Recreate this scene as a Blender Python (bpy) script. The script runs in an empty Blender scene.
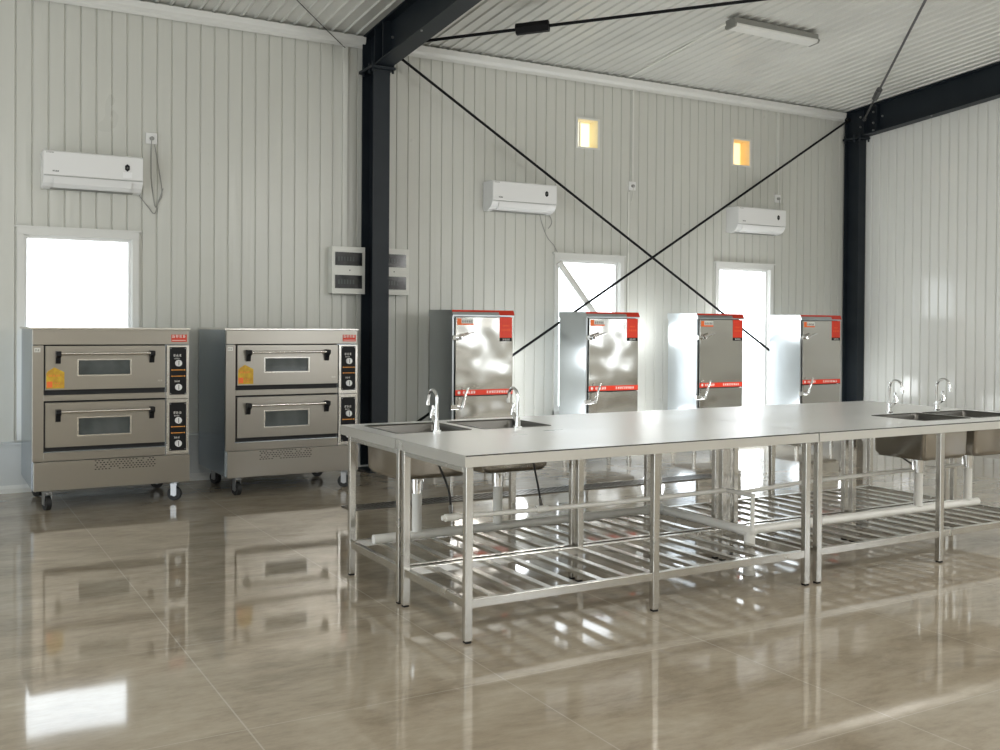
import bpy, math, random
from mathutils import Vector, Matrix
random.seed(4)
SC = bpy.context.scene
COL = SC.collection
SC.cycles.use_denoising = True
SC.cycles.max_bounces = 10
SC.cycles.diffuse_bounces = 5
SC.cycles.glossy_bounces = 6
SC.cycles.transparent_max_bounces = 12
SC.cycles.sample_clamp_indirect = 6.0
SC.cycles.blur_glossy = 0.6
SC.cycles.caustics_reflective = True
SC.view_settings.view_transform = 'Standard'
SC.view_settings.look = 'None'
SC.view_settings.exposure = 0.0
LAMP, BALL = 20, 190

# ------------------------------------------------------------------ materials
def mat(name, color, rough=.5, metal=0., spec=.5, bump=None, rvar=None, cvar=None, coat=0., emit=None):
    m = bpy.data.materials.new(name); m.use_nodes = True
    nt = m.node_tree; b = nt.nodes['Principled BSDF']
    b.inputs['Base Color'].default_value = (*color, 1)
    b.inputs['Roughness'].default_value = rough
    b.inputs['Metallic'].default_value = metal
    b.inputs['Specular IOR Level'].default_value = spec
    b.inputs['Coat Weight'].default_value = coat
    tc = nt.nodes.new('ShaderNodeTexCoord')
    def noise(scale, sv, detail=3):
        mp = nt.nodes.new('ShaderNodeMapping'); mp.inputs['Scale'].default_value = sv
        nt.links.new(tc.outputs['Object'], mp.inputs['Vector'])
        n = nt.nodes.new('ShaderNodeTexNoise'); n.inputs['Scale'].default_value = scale
        n.inputs['Detail'].default_value = detail
        nt.links.new(mp.outputs['Vector'], n.inputs['Vector'])
        return n
    if bump:
        n = noise(bump[0], bump[2] if len(bump) > 2 else (1, 1, 1), bump[3] if len(bump) > 3 else 2)
        bp = nt.nodes.new('ShaderNodeBump'); bp.inputs['Strength'].default_value = 1
        bp.inputs['Distance'].default_value = bump[1]
        nt.links.new(n.outputs['Fac'], bp.inputs['Height']); nt.links.new(bp.outputs['Normal'], b.inputs['Normal'])
    if rvar:
        n = noise(rvar[0], rvar[3] if len(rvar) > 3 else (1, 1, 1))
        mr = nt.nodes.new('ShaderNodeMapRange'); mr.inputs[3].default_value = rvar[1]; mr.inputs[4].default_value = rvar[2]
        nt.links.new(n.outputs['Fac'], mr.inputs[0]); nt.links.new(mr.outputs[0], b.inputs['Roughness'])
    if cvar:
        n = noise(cvar[0], cvar[2] if len(cvar) > 2 else (1, 1, 1), 4)
        mx = nt.nodes.new('ShaderNodeMix'); mx.data_type = 'RGBA'
        mx.inputs[6].default_value = (*color, 1); mx.inputs[7].default_value = (*cvar[1], 1)
        cr = nt.nodes.new('ShaderNodeMapRange'); cr.inputs[1].default_value = .35; cr.inputs[2].default_value = .68
        nt.links.new(n.outputs['Fac'], cr.inputs[0]); nt.links.new(cr.outputs[0], mx.inputs[0])
        nt.links.new(mx.outputs[2], b.inputs['Base Color'])
    if emit:
        b.inputs['Emission Color'].default_value = (*color, 1); b.inputs['Emission Strength'].default_value = emit
    return m

WALLC = (.56, .56, .515)
M = dict(
    wall=mat('painted_wall_panel', WALLC, .30, 0, .5, rvar=(2., .24, .36), bump=(3., .0045, (5, 5, .22))),
    wallr=mat('glossy_wall_panel', (.66, .665, .63), .15, 0, .6, rvar=(2., .10, .20), bump=(3., .0035, (5, 5, .22))),  # paler copy of the wall colour, window glare put into it
    plinth=mat('plinth_panel', (.55, .57, .57), .35),
    ceiling=mat('ceiling_panel', (.60, .60, .56), .32, 0, .5, cvar=(1.3, (.52, .52, .485))),
    trim=mat('white_trim', (.66, .66, .63), .4),
    navy=mat('dark_steel_paint', (.008, .012, .017), .45, 0, .3, cvar=(4., (.012, .017, .022))),
    rod=mat('black_rod_paint', (.004, .004, .005), .6, 0, .2),
    greyrod=mat('grey_rod_paint', (.06, .06, .06), .5),
    bolt=mat('zinc_bolt', (.35, .35, .35), .35, .9),
    steel=mat('brushed_stainless', (.60, .585, .555), .22, 1, rvar=(6., .16, .30, (1, 1, 14)), bump=(7., .0006)),
    steelleg=mat('stainless_tube', (.62, .60, .56), .22, 1, rvar=(9., .16, .32)),
    top=mat('stainless_top', (.97, .97, .96), .33, .55, rvar=(2., .24, .36, (1, 4, 1)), bump=(2.2, .0022)),
    bowlin=mat('sink_inside', (.13, .125, .115), .35, 1, bump=(5., .002)),  # same steel as the bowl, inside shade put into the colour
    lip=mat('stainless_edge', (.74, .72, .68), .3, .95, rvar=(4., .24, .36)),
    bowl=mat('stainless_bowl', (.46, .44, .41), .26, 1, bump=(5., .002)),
    oven=mat('oven_stainless', (.40, .372, .332), .28, 1, bump=(1.6, .004, (1, 1, 1), 0)),
    ovenbright=mat('oven_polished_strip', (.74, .71, .66), .24, 1, bump=(3.5, .004)),
    ovenside=mat('oven_side_sheet', (.40, .45, .50), .25, 1, bump=(2., .002)),
    door=mat('steamer_door_sheet', (.62, .60, .56), .15, 1, bump=(2.5, .026, (.9, 1, 1.2), 1)),
    side=mat('steamer_side_sheet', (.50, .53, .55), .28, 1, bump=(3., .006)),
    chrome=mat('chrome', (.80, .80, .80), .07, 1),
    black=mat('black_plastic', (.006, .006, .007), .5, 0, .25),
    gap=mat('dark_recess', (.006, .006, .007), .6),  # near-black: shade of gaps and holes in the colour, plus black joints
    rubber=mat('black_rubber', (.012, .012, .012), .6),
    glass=mat('smoked_glass', (.045, .055, .055), .08, 0, .6, cvar=(5., (.09, .10, .10))),
    red=mat('red_decal', (.62, .034, .010), .4),
    orange=mat('orange_decal', (.85, .16, .03), .45),
    yellow=mat('yellow_sticker', (.66, .46, .02), .5, cvar=(22., (.50, .26, .02))),
    white=mat('white_plastic', (.76, .76, .75), .28),
    sticker=mat('white_sticker', (.86, .86, .86), .5),
    offwhite=mat('off_white_plastic', (.68, .68, .63), .35),
    pvc=mat('white_pvc', (.74, .73, .69), .35),
    mark=mat('pale_print', (.75, .73, .68), .5),
    darkprint=mat('dark_print', (.05, .05, .05), .5),
    amberled=mat('amber_lamp', (.85, .35, .05), .4),
    grate=mat('drain_cover_metal', (.16, .15, .135), .35, .8),
    warm=mat('warm_foam_reveal', (.80, .72, .52), .7),
    warm2=mat('orange_foam_reveal', (.80, .62, .34), .7),
    cable=mat('dark_hose', (.03, .03, .03), .4),
    greycable=mat('grey_cable', (.30, .30, .28), .5),
    tube=mat('lamp_diffuser', (.66, .66, .63), .35),
    lampgrey=mat('lamp_housing', (.22, .22, .20), .5),  # grey on a white fitting: its shadow band put into the colour
    screen=mat('smoked_cover', (.014, .014, .015), .12, 0, .5, cvar=(9., (.05, .05, .052))),
)
# window glass: thin pane that lets the daylight in
g = bpy.data.materials.new('window_glass'); g.use_nodes = True
nt = g.node_tree; nt.nodes.clear()
o_ = nt.nodes.new('ShaderNodeOutputMaterial'); mx_ = nt.nodes.new('ShaderNodeMixShader')
tr_ = nt.nodes.new('ShaderNodeBsdfTransparent'); gl_ = nt.nodes.new('ShaderNodeBsdfGlossy'); gl_.inputs['Roughness'].default_value = .02
mx_.inputs[0].default_value = .06
nt.links.new(tr_.outputs[0], mx_.inputs[1]); nt.links.new(gl_.outputs[0], mx_.inputs[2]); nt.links.new(mx_.outputs[0], o_.inputs[0])
M['pane'] = g

def translucent(name, col):
    m = bpy.data.materials.new(name); m.use_nodes = True; nt = m.node_tree; nt.nodes.clear()
    o = nt.nodes.new('ShaderNodeOutputMaterial'); t = nt.nodes.new('ShaderNodeBsdfTranslucent'); t.inputs[0].default_value = (*col, 1)
    nt.links.new(t.outputs[0], o.inputs[0]); return m
M['warm_cover'] = translucent('cream_window_cover', (.80, .72, .54)); M['warm2_cover'] = translucent('orange_window_cover', (.85, .68, .44))  # added sheets that give the small windows their warm glow
def floor_material():
    m = bpy.data.materials.new('polished_marble_tile'); m.use_nodes = True
    nt = m.node_tree; b = nt.nodes['Principled BSDF']; N = nt.nodes.new; L = nt.links.new
    tc = N('ShaderNodeTexCoord')
    def noise(sv, scale, det, rough=.55, dist=0.):
        mp = N('ShaderNodeMapping'); mp.inputs['Scale'].default_value = sv; mp.inputs['Rotation'].default_value = (0, 0, .06)
        L(tc.outputs['Object'], mp.inputs['Vector'])
        n = N('ShaderNodeTexNoise'); n.inputs['Scale'].default_value = scale; n.inputs['Detail'].default_value = det
        n.inputs['Roughness'].default_value = rough; n.inputs['Distortion'].default_value = dist
        L(mp.outputs['Vector'], n.inputs['Vector']); return n
    n1 = noise((1., 1.9, 1), 2.1, 7, .68, .35); n2 = noise((1, 3.2, 1), 8., 7, .74, .3)
    mixf = N('ShaderNodeMath'); mixf.operation = 'MULTIPLY_ADD'; mixf.inputs[1].default_value = .45
    L(n2.outputs['Fac'], mixf.inputs[0]); L(n1.outputs['Fac'], mixf.inputs[2])
    ramp = N('ShaderNodeValToRGB'); L(mixf.outputs[0], ramp.inputs[0])
    e = ramp.color_ramp.elements
    e[0].position = .50; e[0].color = (.245, .200, .145, 1)
    e[1].position = .98; e[1].color = (.43, .38, .295, 1)
    k = e.new(.72); k.color = (.34, .288, .215, 1)
    sep = N('ShaderNodeSeparateXYZ'); L(tc.outputs['Object'], sep.inputs[0])
    def line(out, phase, per, w):
        a = N('ShaderNodeMath'); a.operation = 'SUBTRACT'; a.inputs[1].default_value = phase; L(out, a.inputs[0])
        p = N('ShaderNodeMath'); p.operation = 'PINGPONG'; p.inputs[1].default_value = per / 2; L(a.outputs[0], p.inputs[0])
        c = N('ShaderNodeMath'); c.operation = 'LESS_THAN'; c.inputs[1].default_value = w; L(p.outputs[0], c.inputs[0]); return c
    l1 = line(sep.outputs[0], .942, .98, .0028); l2 = line(sep.outputs[1], 2.31, .98, .0022)
    mxx = N('ShaderNodeMath'); mxx.operation = 'MAXIMUM'; L(l1.outputs[0], mxx.inputs[0]); L(l2.outputs[0], mxx.inputs[1])
    f = N('ShaderNodeMath'); f.operation = 'MULTIPLY'; f.inputs[1].default_value = .42; L(mxx.outputs[0], f.inputs[0])
    mix = N('ShaderNodeMix'); mix.data_type = 'RGBA'; L(f.outputs[0], mix.inputs[0]); L(ramp.outputs[0], mix.inputs[6])
    mix.inputs[7].default_value = (.52, .49, .43, 1); L(mix.outputs[2], b.inputs['Base Color'])
    r = noise((1, 2, 1), 2.5, 3); mr = N('ShaderNodeMapRange'); mr.inputs[3].default_value = .035; mr.inputs[4].default_value = .085
    L(r.outputs['Fac'], mr.inputs[0]); L(mr.outputs[0], b.inputs['Roughness'])
    bn = noise((1, 1, 1), 1.6, 1); bp = N('ShaderNodeBump'); bp.inputs['Distance'].default_value = .0018
    L(bn.outputs['Fac'], bp.inputs['Height']); L(bp.outputs['Normal'], b.inputs['Normal'])
    b.inputs['IOR'].default_value = 1.5; b.inputs['Specular IOR Level'].default_value = .5
    return m
M['floor'] = floor_material()

# ------------------------------------------------------------------ mesh builder
class MB:
    def __init__(s): s.v = []; s.f = []; s.smooth = []
    def add(s, vs, fs, smooth=False):
        b = len(s.v); s.v += [tuple(v) for v in vs]
        for f in fs: s.f.append(tuple(b + i for i in f)); s.smooth.append(smooth)
        return s
    def box(s, x0, x1, y0, y1, z0, z1):
        v = [(x, y, z) for z in (z0, z1) for y in (y0, y1) for x in (x0, x1)]
        return s.add(v, [(0, 2, 3, 1), (4, 5, 7, 6), (0, 1, 5, 4), (2, 6, 7, 3), (0, 4, 6, 2), (1, 3, 7, 5)])
    def hexa(s, pts):  # 8 points: bottom 4 (ccw), top 4
        return s.add(pts, [(3, 2, 1, 0), (4, 5, 6, 7), (0, 1, 5, 4), (1, 2, 6, 5), (2, 3, 7, 6), (3, 0, 4, 7)])
    def tube(s, pts, r, n=12, smooth=True, caps=True, radii=None):
        pts = [Vector(p) for p in pts]; rings = []
        t0 = (pts[1] - pts[0]).normalized()
        ref = Vector((0, 0, 1)) if abs(t0.z) < .9 else Vector((1, 0, 0))
        u = t0.cross(ref).normalized()
        for i, p in enumerate(pts):
            a = pts[i] - pts[i - 1] if i > 0 else pts[1] - pts[0]
            b = pts[i + 1] - pts[i] if i < len(pts) - 1 else a
            t = (a.normalized() + b.normalized()).normalized()
            u = (u - t * u.dot(t)).normalized(); w = t.cross(u)
            rr = radii[i] if radii else r
            k = 1 / max(.5, math.cos(a.angle(b) / 2)) if a.length and b.length else 1
            rings.append([p + (u * math.cos(2 * math.pi * j / n) + w * math.sin(2 * math.pi * j / n)) * rr for j in range(n)])
        vs = [q for R_ in rings for q in R_]; m = len(rings)
        s.add(vs, [(i * n + j, i * n + (j + 1) % n, (i + 1) * n + (j + 1) % n, (i + 1) * n + j) for i in range(m - 1) for j in range(n)], smooth)
        if caps:
            s.add(rings[0], [tuple(reversed(range(n)))]); s.add(rings[-1], [tuple(range(n))])
        return s
    def cyl(s, p0, p1, r, n=16, r1=None):
        return s.tube([p0, p1], r, n, radii=[r, r if r1 is None else r1])
    def prism(s, prof, axis, a0, a1, smooth=False):  # closed profile of 2-D points extruded along axis
        def P(q, a): return {'x': (a, q[0], q[1]), 'y': (q[0], a, q[1]), 'z': (q[0], q[1], a)}[axis]
        n = len(prof); vs = [P(q, a0) for q in prof] + [P(q, a1) for q in prof]
        s.add(vs, [(i, (i + 1) % n, n + (i + 1) % n, n + i) for i in range(n)], smooth)
        s.add([P(q, a0) for q in prof], [tuple(reversed(range(n)))]); s.add([P(q, a1) for q in prof], [tuple(range(n))])
        return s
    def make(s, name, material, parent=None, bevel=0, fix=True):
        me = bpy.data.meshes.new(name); me.from_pydata(s.v, [], s.f); me.update()
        for p, sm in zip(me.polygons, s.smooth): p.use_smooth = sm
        if fix:
            import bmesh
            bm = bmesh.new(); bm.from_mesh(me); bmesh.ops.recalc_face_normals(bm, faces=bm.faces); bm.to_mesh(me); bm.free()
        me.materials.append(M[material] if isinstance(material, str) else material)
        o = bpy.data.objects.new(name, me); COL.objects.link(o)
        if parent: o.parent = parent
        if bevel:
            md = o.modifiers.new('bevel', 'BEVEL'); md.width = bevel; md.segments = 2; md.limit_method = 'ANGLE'; md.angle_limit = math.radians(50)
        return o

def B(*a): return MB().box(*a)
def empty(name, loc=(0, 0, 0), label=None, cat=None, group=None):
    o = bpy.data.objects.new(name, None); COL.objects.link(o); o.location = loc; o.empty_display_size = .1
    if label: tag(o, label, cat, group)
    return o
def tag(o, label, cat, group=None):
    o['label'] = label; o['category'] = cat
    if group: o['group'] = group
    return o
def structure(o): o['kind'] = 'structure'; return o
def copy_tree(o, loc=None, label=None, parent=None):
    c = o.copy(); COL.objects.link(c)
    if parent: c.parent = parent
    for ch in list(o.children): copy_tree(ch, None, None, c)
    if loc: c.location = loc
    if label: c['label'] = label
    return c
def smoothpath(pts, n=8):
    P = [Vector(p) for p in pts]; out = []
    Q = [P[0]] + P + [P[-1]]
    for i in range(1, len(Q) - 2):
        for k in range(n):
            t = k / n; a, b, c, d = Q[i - 1], Q[i], Q[i + 1], Q[i + 2]
            out.append(.5 * ((2 * b) + (c - a) * t + (2 * a - 5 * b + 4 * c - d) * t * t + (3 * b - a - 3 * c + d) * t ** 3))
    out.append(P[-1]); return out

def glyphs(mb, x, z, n, size, y, seed, step=1.15, thick=.12, th=.0006):
    """a run of small block characters in the XZ plane facing -Y"""
    r = random.Random(seed)
    for i in range(n):
        x0 = x + i * size * step; t = size * thick
        for k in range(3):
            zz = z + size * (k / 2) * .84; a, b = sorted((r.choice((0, .15)), r.choice((.75, .9))))
            mb.box(x0 + a * size, x0 + b * size, y - th, y, zz, zz + t)
        for k in range(2):
            xx = x0 + size * r.choice((.1, .3, .5, .7)); a = r.choice((0, .3)); b = r.choice((.7, 1.))
            mb.box(xx, xx + t, y - th, y, z + a * size, z + b * size)
    return mb

# ------------------------------------------------------------------ room shell
YB = 8.75; XR = 10.045; XL = -3.6; YF = -4.2; SL = .085
def ceil_z(y): return 4.0 + SL * (YB - y)
structure(B(XL - .2, XR + .2, YF - .2, YB + .2, -.08, 0).make('floor', 'floor'))

def panel_profile(a0, a1, phase, per, gw, gd):
    """list of (coordinate, recess) points across a ribbed sheet"""
    pts = [(a0, 0)]; k = math.ceil((a0 - phase) / per)
    while True:
        c = phase + k * per; k += 1
        if c + gw > a1: break
        if c - gw <= a0: continue
        pts += [(c - gw, 0), (c - gw * .35, gd), (c + gw * .35, gd), (c + gw, 0)]
    pts.append((a1, 0)); return pts
def wall_sheet(mb, prof, zs, holes, P):
    """prof: (a, depth) points; holes: (a0,a1,z0,z1); P(a, depth, z) -> point"""
    def dep(a):
        for (p, d), (q, e) in zip(prof, prof[1:]):
            if p <= a <= q: return d + (e - d) * ((a - p) / (q - p) if q > p else 0)
        return 0
    xs = sorted(set([p for p, d in prof] + [h for H_ in holes for h in H_[:2] if prof[0][0] < h < prof[-1][0]]))
    Z = sorted(set(list(zs) + [h for H_ in holes for h in H_[2:]]))
    for a, b in zip(xs, xs[1:]):
        if b - a < 1e-6: continue
        m = (a + b) / 2; z0 = Z[0]; start = Z[0]
        for c, d in zip(Z, Z[1:]):
            zm = (c + d) / 2
            if any(h[0] < m < h[1] and h[2] < zm < h[3] for h in holes):
                if c > start: mb.add([P(a, dep(a), start), P(b, dep(b), start), P(b, dep(b), c), P(a, dep(a), c)], [(0, 1, 2, 3)])
                start = d
        if Z[-1] > start: mb.add([P(a, dep(a), start), P(b, dep(b), start), P(b, dep(b), Z[-1]), P(a, dep(a), Z[-1])], [(0, 1, 2, 3)])
SILL = .46
LW = [(2.2, 6.0, .02, 2.6)]
WIN = [(.715, 1.525, SILL, 2.025), (5.715, 6.50, SILL, 2.02), (7.895, 8.685, .06, 2.01)]
VENT = [(5.945, 6.205, 3.205, 3.495), (8.10, 8.355, 3.202, 3.49)]
RW = [(-2.4, -1.1, 1.0, 2.1), (1.5, 2.4, 1.0, 1.9)]  # unseen openings, added for bright reflections in the steamer doors
mb = MB()
wall_sheet(mb, panel_profile(XL, 3.6, .655, .1185, .008, .010), (0, 4.2), WIN + VENT, lambda a, d, z: (a, YB + d, z))
wall_sheet(mb, panel_profile(3.6, XR, 4.725, .1190, .008, .010), (0, 4.2), WIN + VENT, lambda a, d, z: (a, YB + d, z))
# outer skin and reveals so the wall has its thickness
wall_sheet(mb, [(XL, 0), (XR + .2, 0)], (0, 4.2), WIN + VENT, lambda a, d, z: (a, YB + .12, z))
structure(mb.make('wall_back', 'wall', fix=False))
mb = MB()
wall_sheet(mb, panel_profile(YF, YB, 8.417, .1175, .012, .014), (0, 5.2), RW, lambda a, d, z: (XR + d, a, z))
wall_sheet(mb, [(YF, 0), (YB + .12, 0)], (0, 5.2), RW, lambda a, d, z: (XR + .12, a, z))
structure(mb.make('wall_right', 'wallr', fix=False))
mb = MB(); wall_sheet(mb, panel_profile(YF, YB, 8.4, .1185, .007, .006), (0, 5.2), LW, lambda a, d, z: (XL - d, a, z))
wall_sheet(mb, [(YF, 0), (YB + .12, 0)], (0, 5.2), LW, lambda a, d, z: (XL - .12, a, z))
structure(mb.make('wall_left', 'wall', fix=False))
FW = [(-2.8, -1.2, .9, 2.6), (6.0, 7.6, 1.2, 2.9)]

mb = MB(); wall_sheet(mb, panel_profile(XL, XR, 0, .1185, .007, .006), (0, 5.2), FW, lambda a, d, z: (a, YF - d, z))
wall_sheet(mb, [(XL, 0), (XR, 0)], (0, 5.2), FW, lambda a, d, z: (a, YF - .12, z))
structure(mb.make('wall_front', 'wall', fix=False))

# ceiling: ribbed sheets running down the slope to the back wall
mb = MB(); per = .1185; x = XL
while x < XR + .1:
    P0 = [(x, 0), (x + per - .040, 0), (x + per - .030, -.014), (x + per - .014, -.014), (x + per - .009, .010), (x + per - .003, .010), (x + per, 0)]
    for (a, d), (b, e) in zip(P0, P0[1:]):
        mb.add([(a, YF - .1, ceil_z(YF - .1) + d), (a, YB + .12, ceil_z(YB + .12) + d), (b, YB + .12, ceil_z(YB + .12) + e), (b, YF - .1, ceil_z(YF - .1) + e)], [(0, 1, 2, 3)])
    x += per
mb.add([(XL - .1, YF - .1, ceil_z(YF) + .12), (XR + .2, YF - .1, ceil_z(YF) + .12), (XR + .2, YB + .2, ceil_z(YB) + .12), (XL - .1, YB + .2, ceil_z(YB) + .12)], [(0, 1, 2, 3)])
structure(mb.make('ceiling', 'ceiling', fix=False))

# moulding under the ceiling, plinth and skirting
for i, (a, b) in enumerate(((XL, 3.56), (3.70, 9.90))):
    pr = [(YB, 3.895), (YB - .022, 3.895), (YB - .030, 3.868), (YB - .030, 3.90), (YB - .055, 3.925), (YB - .062, 3.975), (YB, 3.975)]
    structure(MB().prism(pr, 'x', a, b).make('trim_%d' % (i + 1), 'trim'))
def spans(a, b, holes):
    out = []; c = a
    for h in sorted(holes):
        if h[1] <= a or h[0] >= b: continue
        if h[0] > c: out.append((c, h[0]))
        c = max(c, h[1])
    if c < b: out.append((c, b))
    return out
mb = MB(); mb2 = MB()
for a, b in spans(XL, XR, [(7.79, 8.70)]):
    mb.box(a, b, YB - .018, YB + .005, .055, .375); mb.prism([(YB, .375), (YB - .035, .375), (YB - .035, .388), (YB, .40)], 'x', a, b)
    mb2.prism([(YB, 0), (YB - .04, 0), (YB - .04, .035), (YB - .02, .06), (YB, .06)], 'x', a, b)
structure(mb.make('trim_3', 'plinth')); structure(mb2.make('baseboard_back', 'trim'))
structure(MB().prism([(XR, 0), (XR - .04, 0), (XR - .04, .035), (XR - .02, .06), (XR, .06)], 'y', YF, YB - .04).make('baseboard_right', 'trim'))
# pale corner strip between the back wall and the right wall
structure(B(10.015, XR, YB - .03, YB, 0, 3.95).make('trim_4', 'trim'))

# windows
def window(n, x0, x1, z0, z1, name='window'):
    w = structure(MB().box(x0 - .05, x1 + .05, YB - .022, YB + .004, z1 - .002, z1 + .055).box(x0 - .05, x0, YB - .022, YB + .004, z0 - .05, z1)
                  .box(x1, x1 + .05, YB - .022, YB + .004, z0 - .05, z1).box(x0 - .07, x1 + .07, YB - .03, YB + .004, z1 + .055, z1 + .068)
                  .box(x0 - .05, x1 + .05, YB - .035, YB + .004, z0 - .05, z0).make('%s_%d' % (name, n), 'trim'))
    MB().box(x0, x1, YB + .03, YB + .08, z1 - .025, z1).box(x0, x1, YB + .03, YB + .08, z0, z0 + .04).box(x0, x0 + .025, YB + .03, YB + .08, z0 + .04, z1 - .025) \
        .box(x1 - .025, x1, YB + .03, YB + .08, z0 + .04, z1 - .025).make('window_frame', 'white', w)
    B(x0 + .025, x1 - .025, YB + .05, YB + .054, z0 + .04, z1 - .025).make('pane', 'pane', w)
    MB().box(x0 - .001, x0 + .004, YB, YB + .12, z0, z1).box(x1 - .004, x1 + .001, YB, YB + .12, z0, z1).box(x0, x1, YB, YB + .12, z1 - .004, z1 + .001).box(x0, x1, YB, YB + .12, z0 - .001, z0 + .004).make('window_reveal', 'trim', w)
    return w
window(1, *WIN[0]); window(2, *WIN[1]); window(1, *WIN[2], name='door')
def vent(n, x0, x1, z0, z1, m):
    w = structure(MB().box(x0 - .02, x1 + .02, YB - .012, YB + .003, z1, z1 + .016).box(x0 - .02, x1 + .02, YB - .012, YB + .003, z0 - .016, z0)
                  .box(x0 - .02, x0, YB - .012, YB + .003, z0, z1).box(x1, x1 + .02, YB - .012, YB + .003, z0, z1).make('window_%d' % n, 'trim'))
    MB().box(x0 - .001, x0 + .003, YB, YB + .16, z0, z1).box(x1 - .003, x1 + .001, YB, YB + .16, z0, z1).box(x0, x1, YB, YB + .16, z1 - .003, z1).box(x0, x1, YB, YB + .16, z0, z0 + .003).make('window_reveal', m, w)
    B(x0 + .085, x1 - .003, YB + .145, YB + .148, z0 + .003, z1 - .003).make('window_cover', m + '_cover', w)  # added translucent sheet that tones the sky glow in the opening
    MB().box(x0 + .10, x0 + .125, YB + .12, YB + .14, z0, z1).make('window_bar', 'white', w)
    return w
vent(3, *VENT[0], 'warm'); vent(4, *VENT[1], 'warm2')
# front openings: simple frames
for i, (a, b, c, d) in enumerate(FW):
    structure(MB().box(a - .05, b + .05, YF - .13, YF + .02, d, d + .06).box(a - .06, a, YF - .13, YF + .02, c, d).box(b, b + .06, YF - .13, YF + .02, c, d).make('window_%d' % (5 + i), 'trim'))

# ------------------------------------------------------------------ steel frame
def column(name, xc, label, w=.172, y0=8.45, y1=8.725):
    r = empty(name, (xc, y0, 0), label, 'column', 'steel portal columns on the back wall'); h = w / 2; D = y1 - y0
    B(-h, h, 0, .014, 0, 3.63).make('flange', 'navy', r, .001); B(-h, h, D - .014, D, 0, 3.97).make('flange', 'navy', r, .001)
    B(-.005, .005, .014, D - .014, 0, 3.63).make('web', 'navy', r)
    B(-h - .03, h + .03, -.03, D + .01, 0, .02).make('base_plate', 'navy', r)
    B(-h - .035, h + .035, -.05, D - .002, 3.63, 3.655).make('cap_plate', 'navy', r, .002)
    for sx in (-1, 1):
        for yy in (.0 - .025, .06, .2):
            MB().cyl((sx * (h + .016), yy, 3.60), (sx * (h + .016), yy, 3.69), .012, 8).make('bolt', 'navy', r)
    return r
column('steel_column', 3.615, 'dark navy steel column between the second oven and the leftmost red-trimmed cabinet', .160)
column('steel_column', 9.968, 'dark navy steel column in the right corner of the hall', .125, 8.50)
def rafter(xc, label, w=.172, y0=8.725, y1=YF):
    r = empty('roof_rafter', (xc, 8.45, 3.655), label, 'roof beam', 'dark steel roof rafters'); h = w / 2
    def bar(x0, x1, ya, yb, oa, ob, zf=ceil_z):
        # between offsets oa..ob below the ceiling line
        pts = [(x0, ya, zf(ya) - oa), (x1, ya, zf(ya) - oa), (x1, yb, zf(yb) - oa), (x0, yb, zf(yb) - oa),
               (x0, ya, zf(ya) - ob), (x1, ya, zf(ya) - ob), (x1, yb, zf(yb) - ob), (x0, yb, zf(yb) - ob)]
        return MB().hexa([(p[0], p[1] - 8.45, p[2] - 3.655) for p in pts])
    bar(-.005, .005, y0, y1, .35, .035).make('web', 'navy', r)
    bar(-h, h, y0, y1, .365, .35).make('bottom_flange', 'navy', r)
    bar(-h, h, y0, y1, .035, .02).make('top_flange', 'navy', r)
    # stiffener / joint plates near the column head
    for yy in (8.435, 8.25):
        z0 = ceil_z(yy) - .36 - 3.655; z1 = ceil_z(yy) - .03 - 3.655
        B(-h, h, yy - 8.45 - .007, yy - 8.45 + .007, z0, z1).make('stiffener_plate', 'navy', r)
    for yy, zz in ((8.33, 3.93), (8.33, 3.80), (8.33, 3.71), (8.52, 3.90), (8.52, 3.78), (8.2, 3.86)):
        MB().cyl((-.022, yy - 8.45, zz - 3.655), (.022, yy - 8.45, zz - 3.655), .012, 8).make('bolt', 'bolt', r)
    MB().cyl((-h + .02, 7.5 - 8.45, ceil_z(7.5) - .375 - 3.655), (-h + .02, 7.5 - 8.45, ceil_z(7.5) - .355 - 3.655), .010, 8).make('bolt', 'bolt', r)
    return r
rafter(3.621, 'dark steel roof rafter rising from the column beside the ovens')
rafter(9.965, 'dark steel roof rafter rising along the right wall', .13)

def rod(name, p0, p1, r, material, label, sleeve=None, sr=.035, cat='bracing rod', group=None, sm='rod'):
    p0 = Vector(p0); p1 = Vector(p1)
    e = empty(name, p0, label, cat, group); d = p1 - p0
    MB().tube([(0, 0, 0), d], r, 8).make('rod_bar', material, e)
    if sleeve:
        a, b = sleeve; A = d * a; Bv = d * b
        MB().tube([A, A + (Bv - A) * .04, A + (Bv - A) * .96, Bv], sr, 6, smooth=False).make('turnbuckle', sm, e)
    for q in (Vector((0, 0, 0)), d):
        u = d.normalized() * .06 * (1 if q.length == 0 else -1)
        MB().tube([q - u * .0, q + u], r * 2.0, 6, smooth=False).make('end_nut', sm, e)
    return e
# wall cross bracing (in the plane of the columns)
ax0, az0, ax1, az1 = 3.866, 3.774, 7.688, 1.543; s_ = (az1 - az0) / (ax1 - ax0)
rod('wall_brace_rod', (3.71, 8.55, az0 + s_ * (3.71 - ax0)), (9.82, 8.55, az0 + s_ * (9.82 - ax0)), .0135, 'rod', 'thin black diagonal brace rod falling rightwards from the column by the ovens', group='crossed brace rods on the back wall')
bx0, bz0, bx1, bz1 = 9.662, 3.768, 5.09, 1.043; s_ = (bz1 - bz0) / (bx1 - bx0)
rod('wall_brace_rod', (9.83, 8.585, bz0 + s_ * (9.83 - bx0)), (3.70, 8.585, bz0 + s_ * (3.70 - bx0)), .0135, 'rod', 'thin black diagonal brace rod falling leftwards from the right corner column', group='crossed brace rods on the back wall')
B(6.62, 6.70, 8.545, 8.59, 2.135, 2.16)
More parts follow.
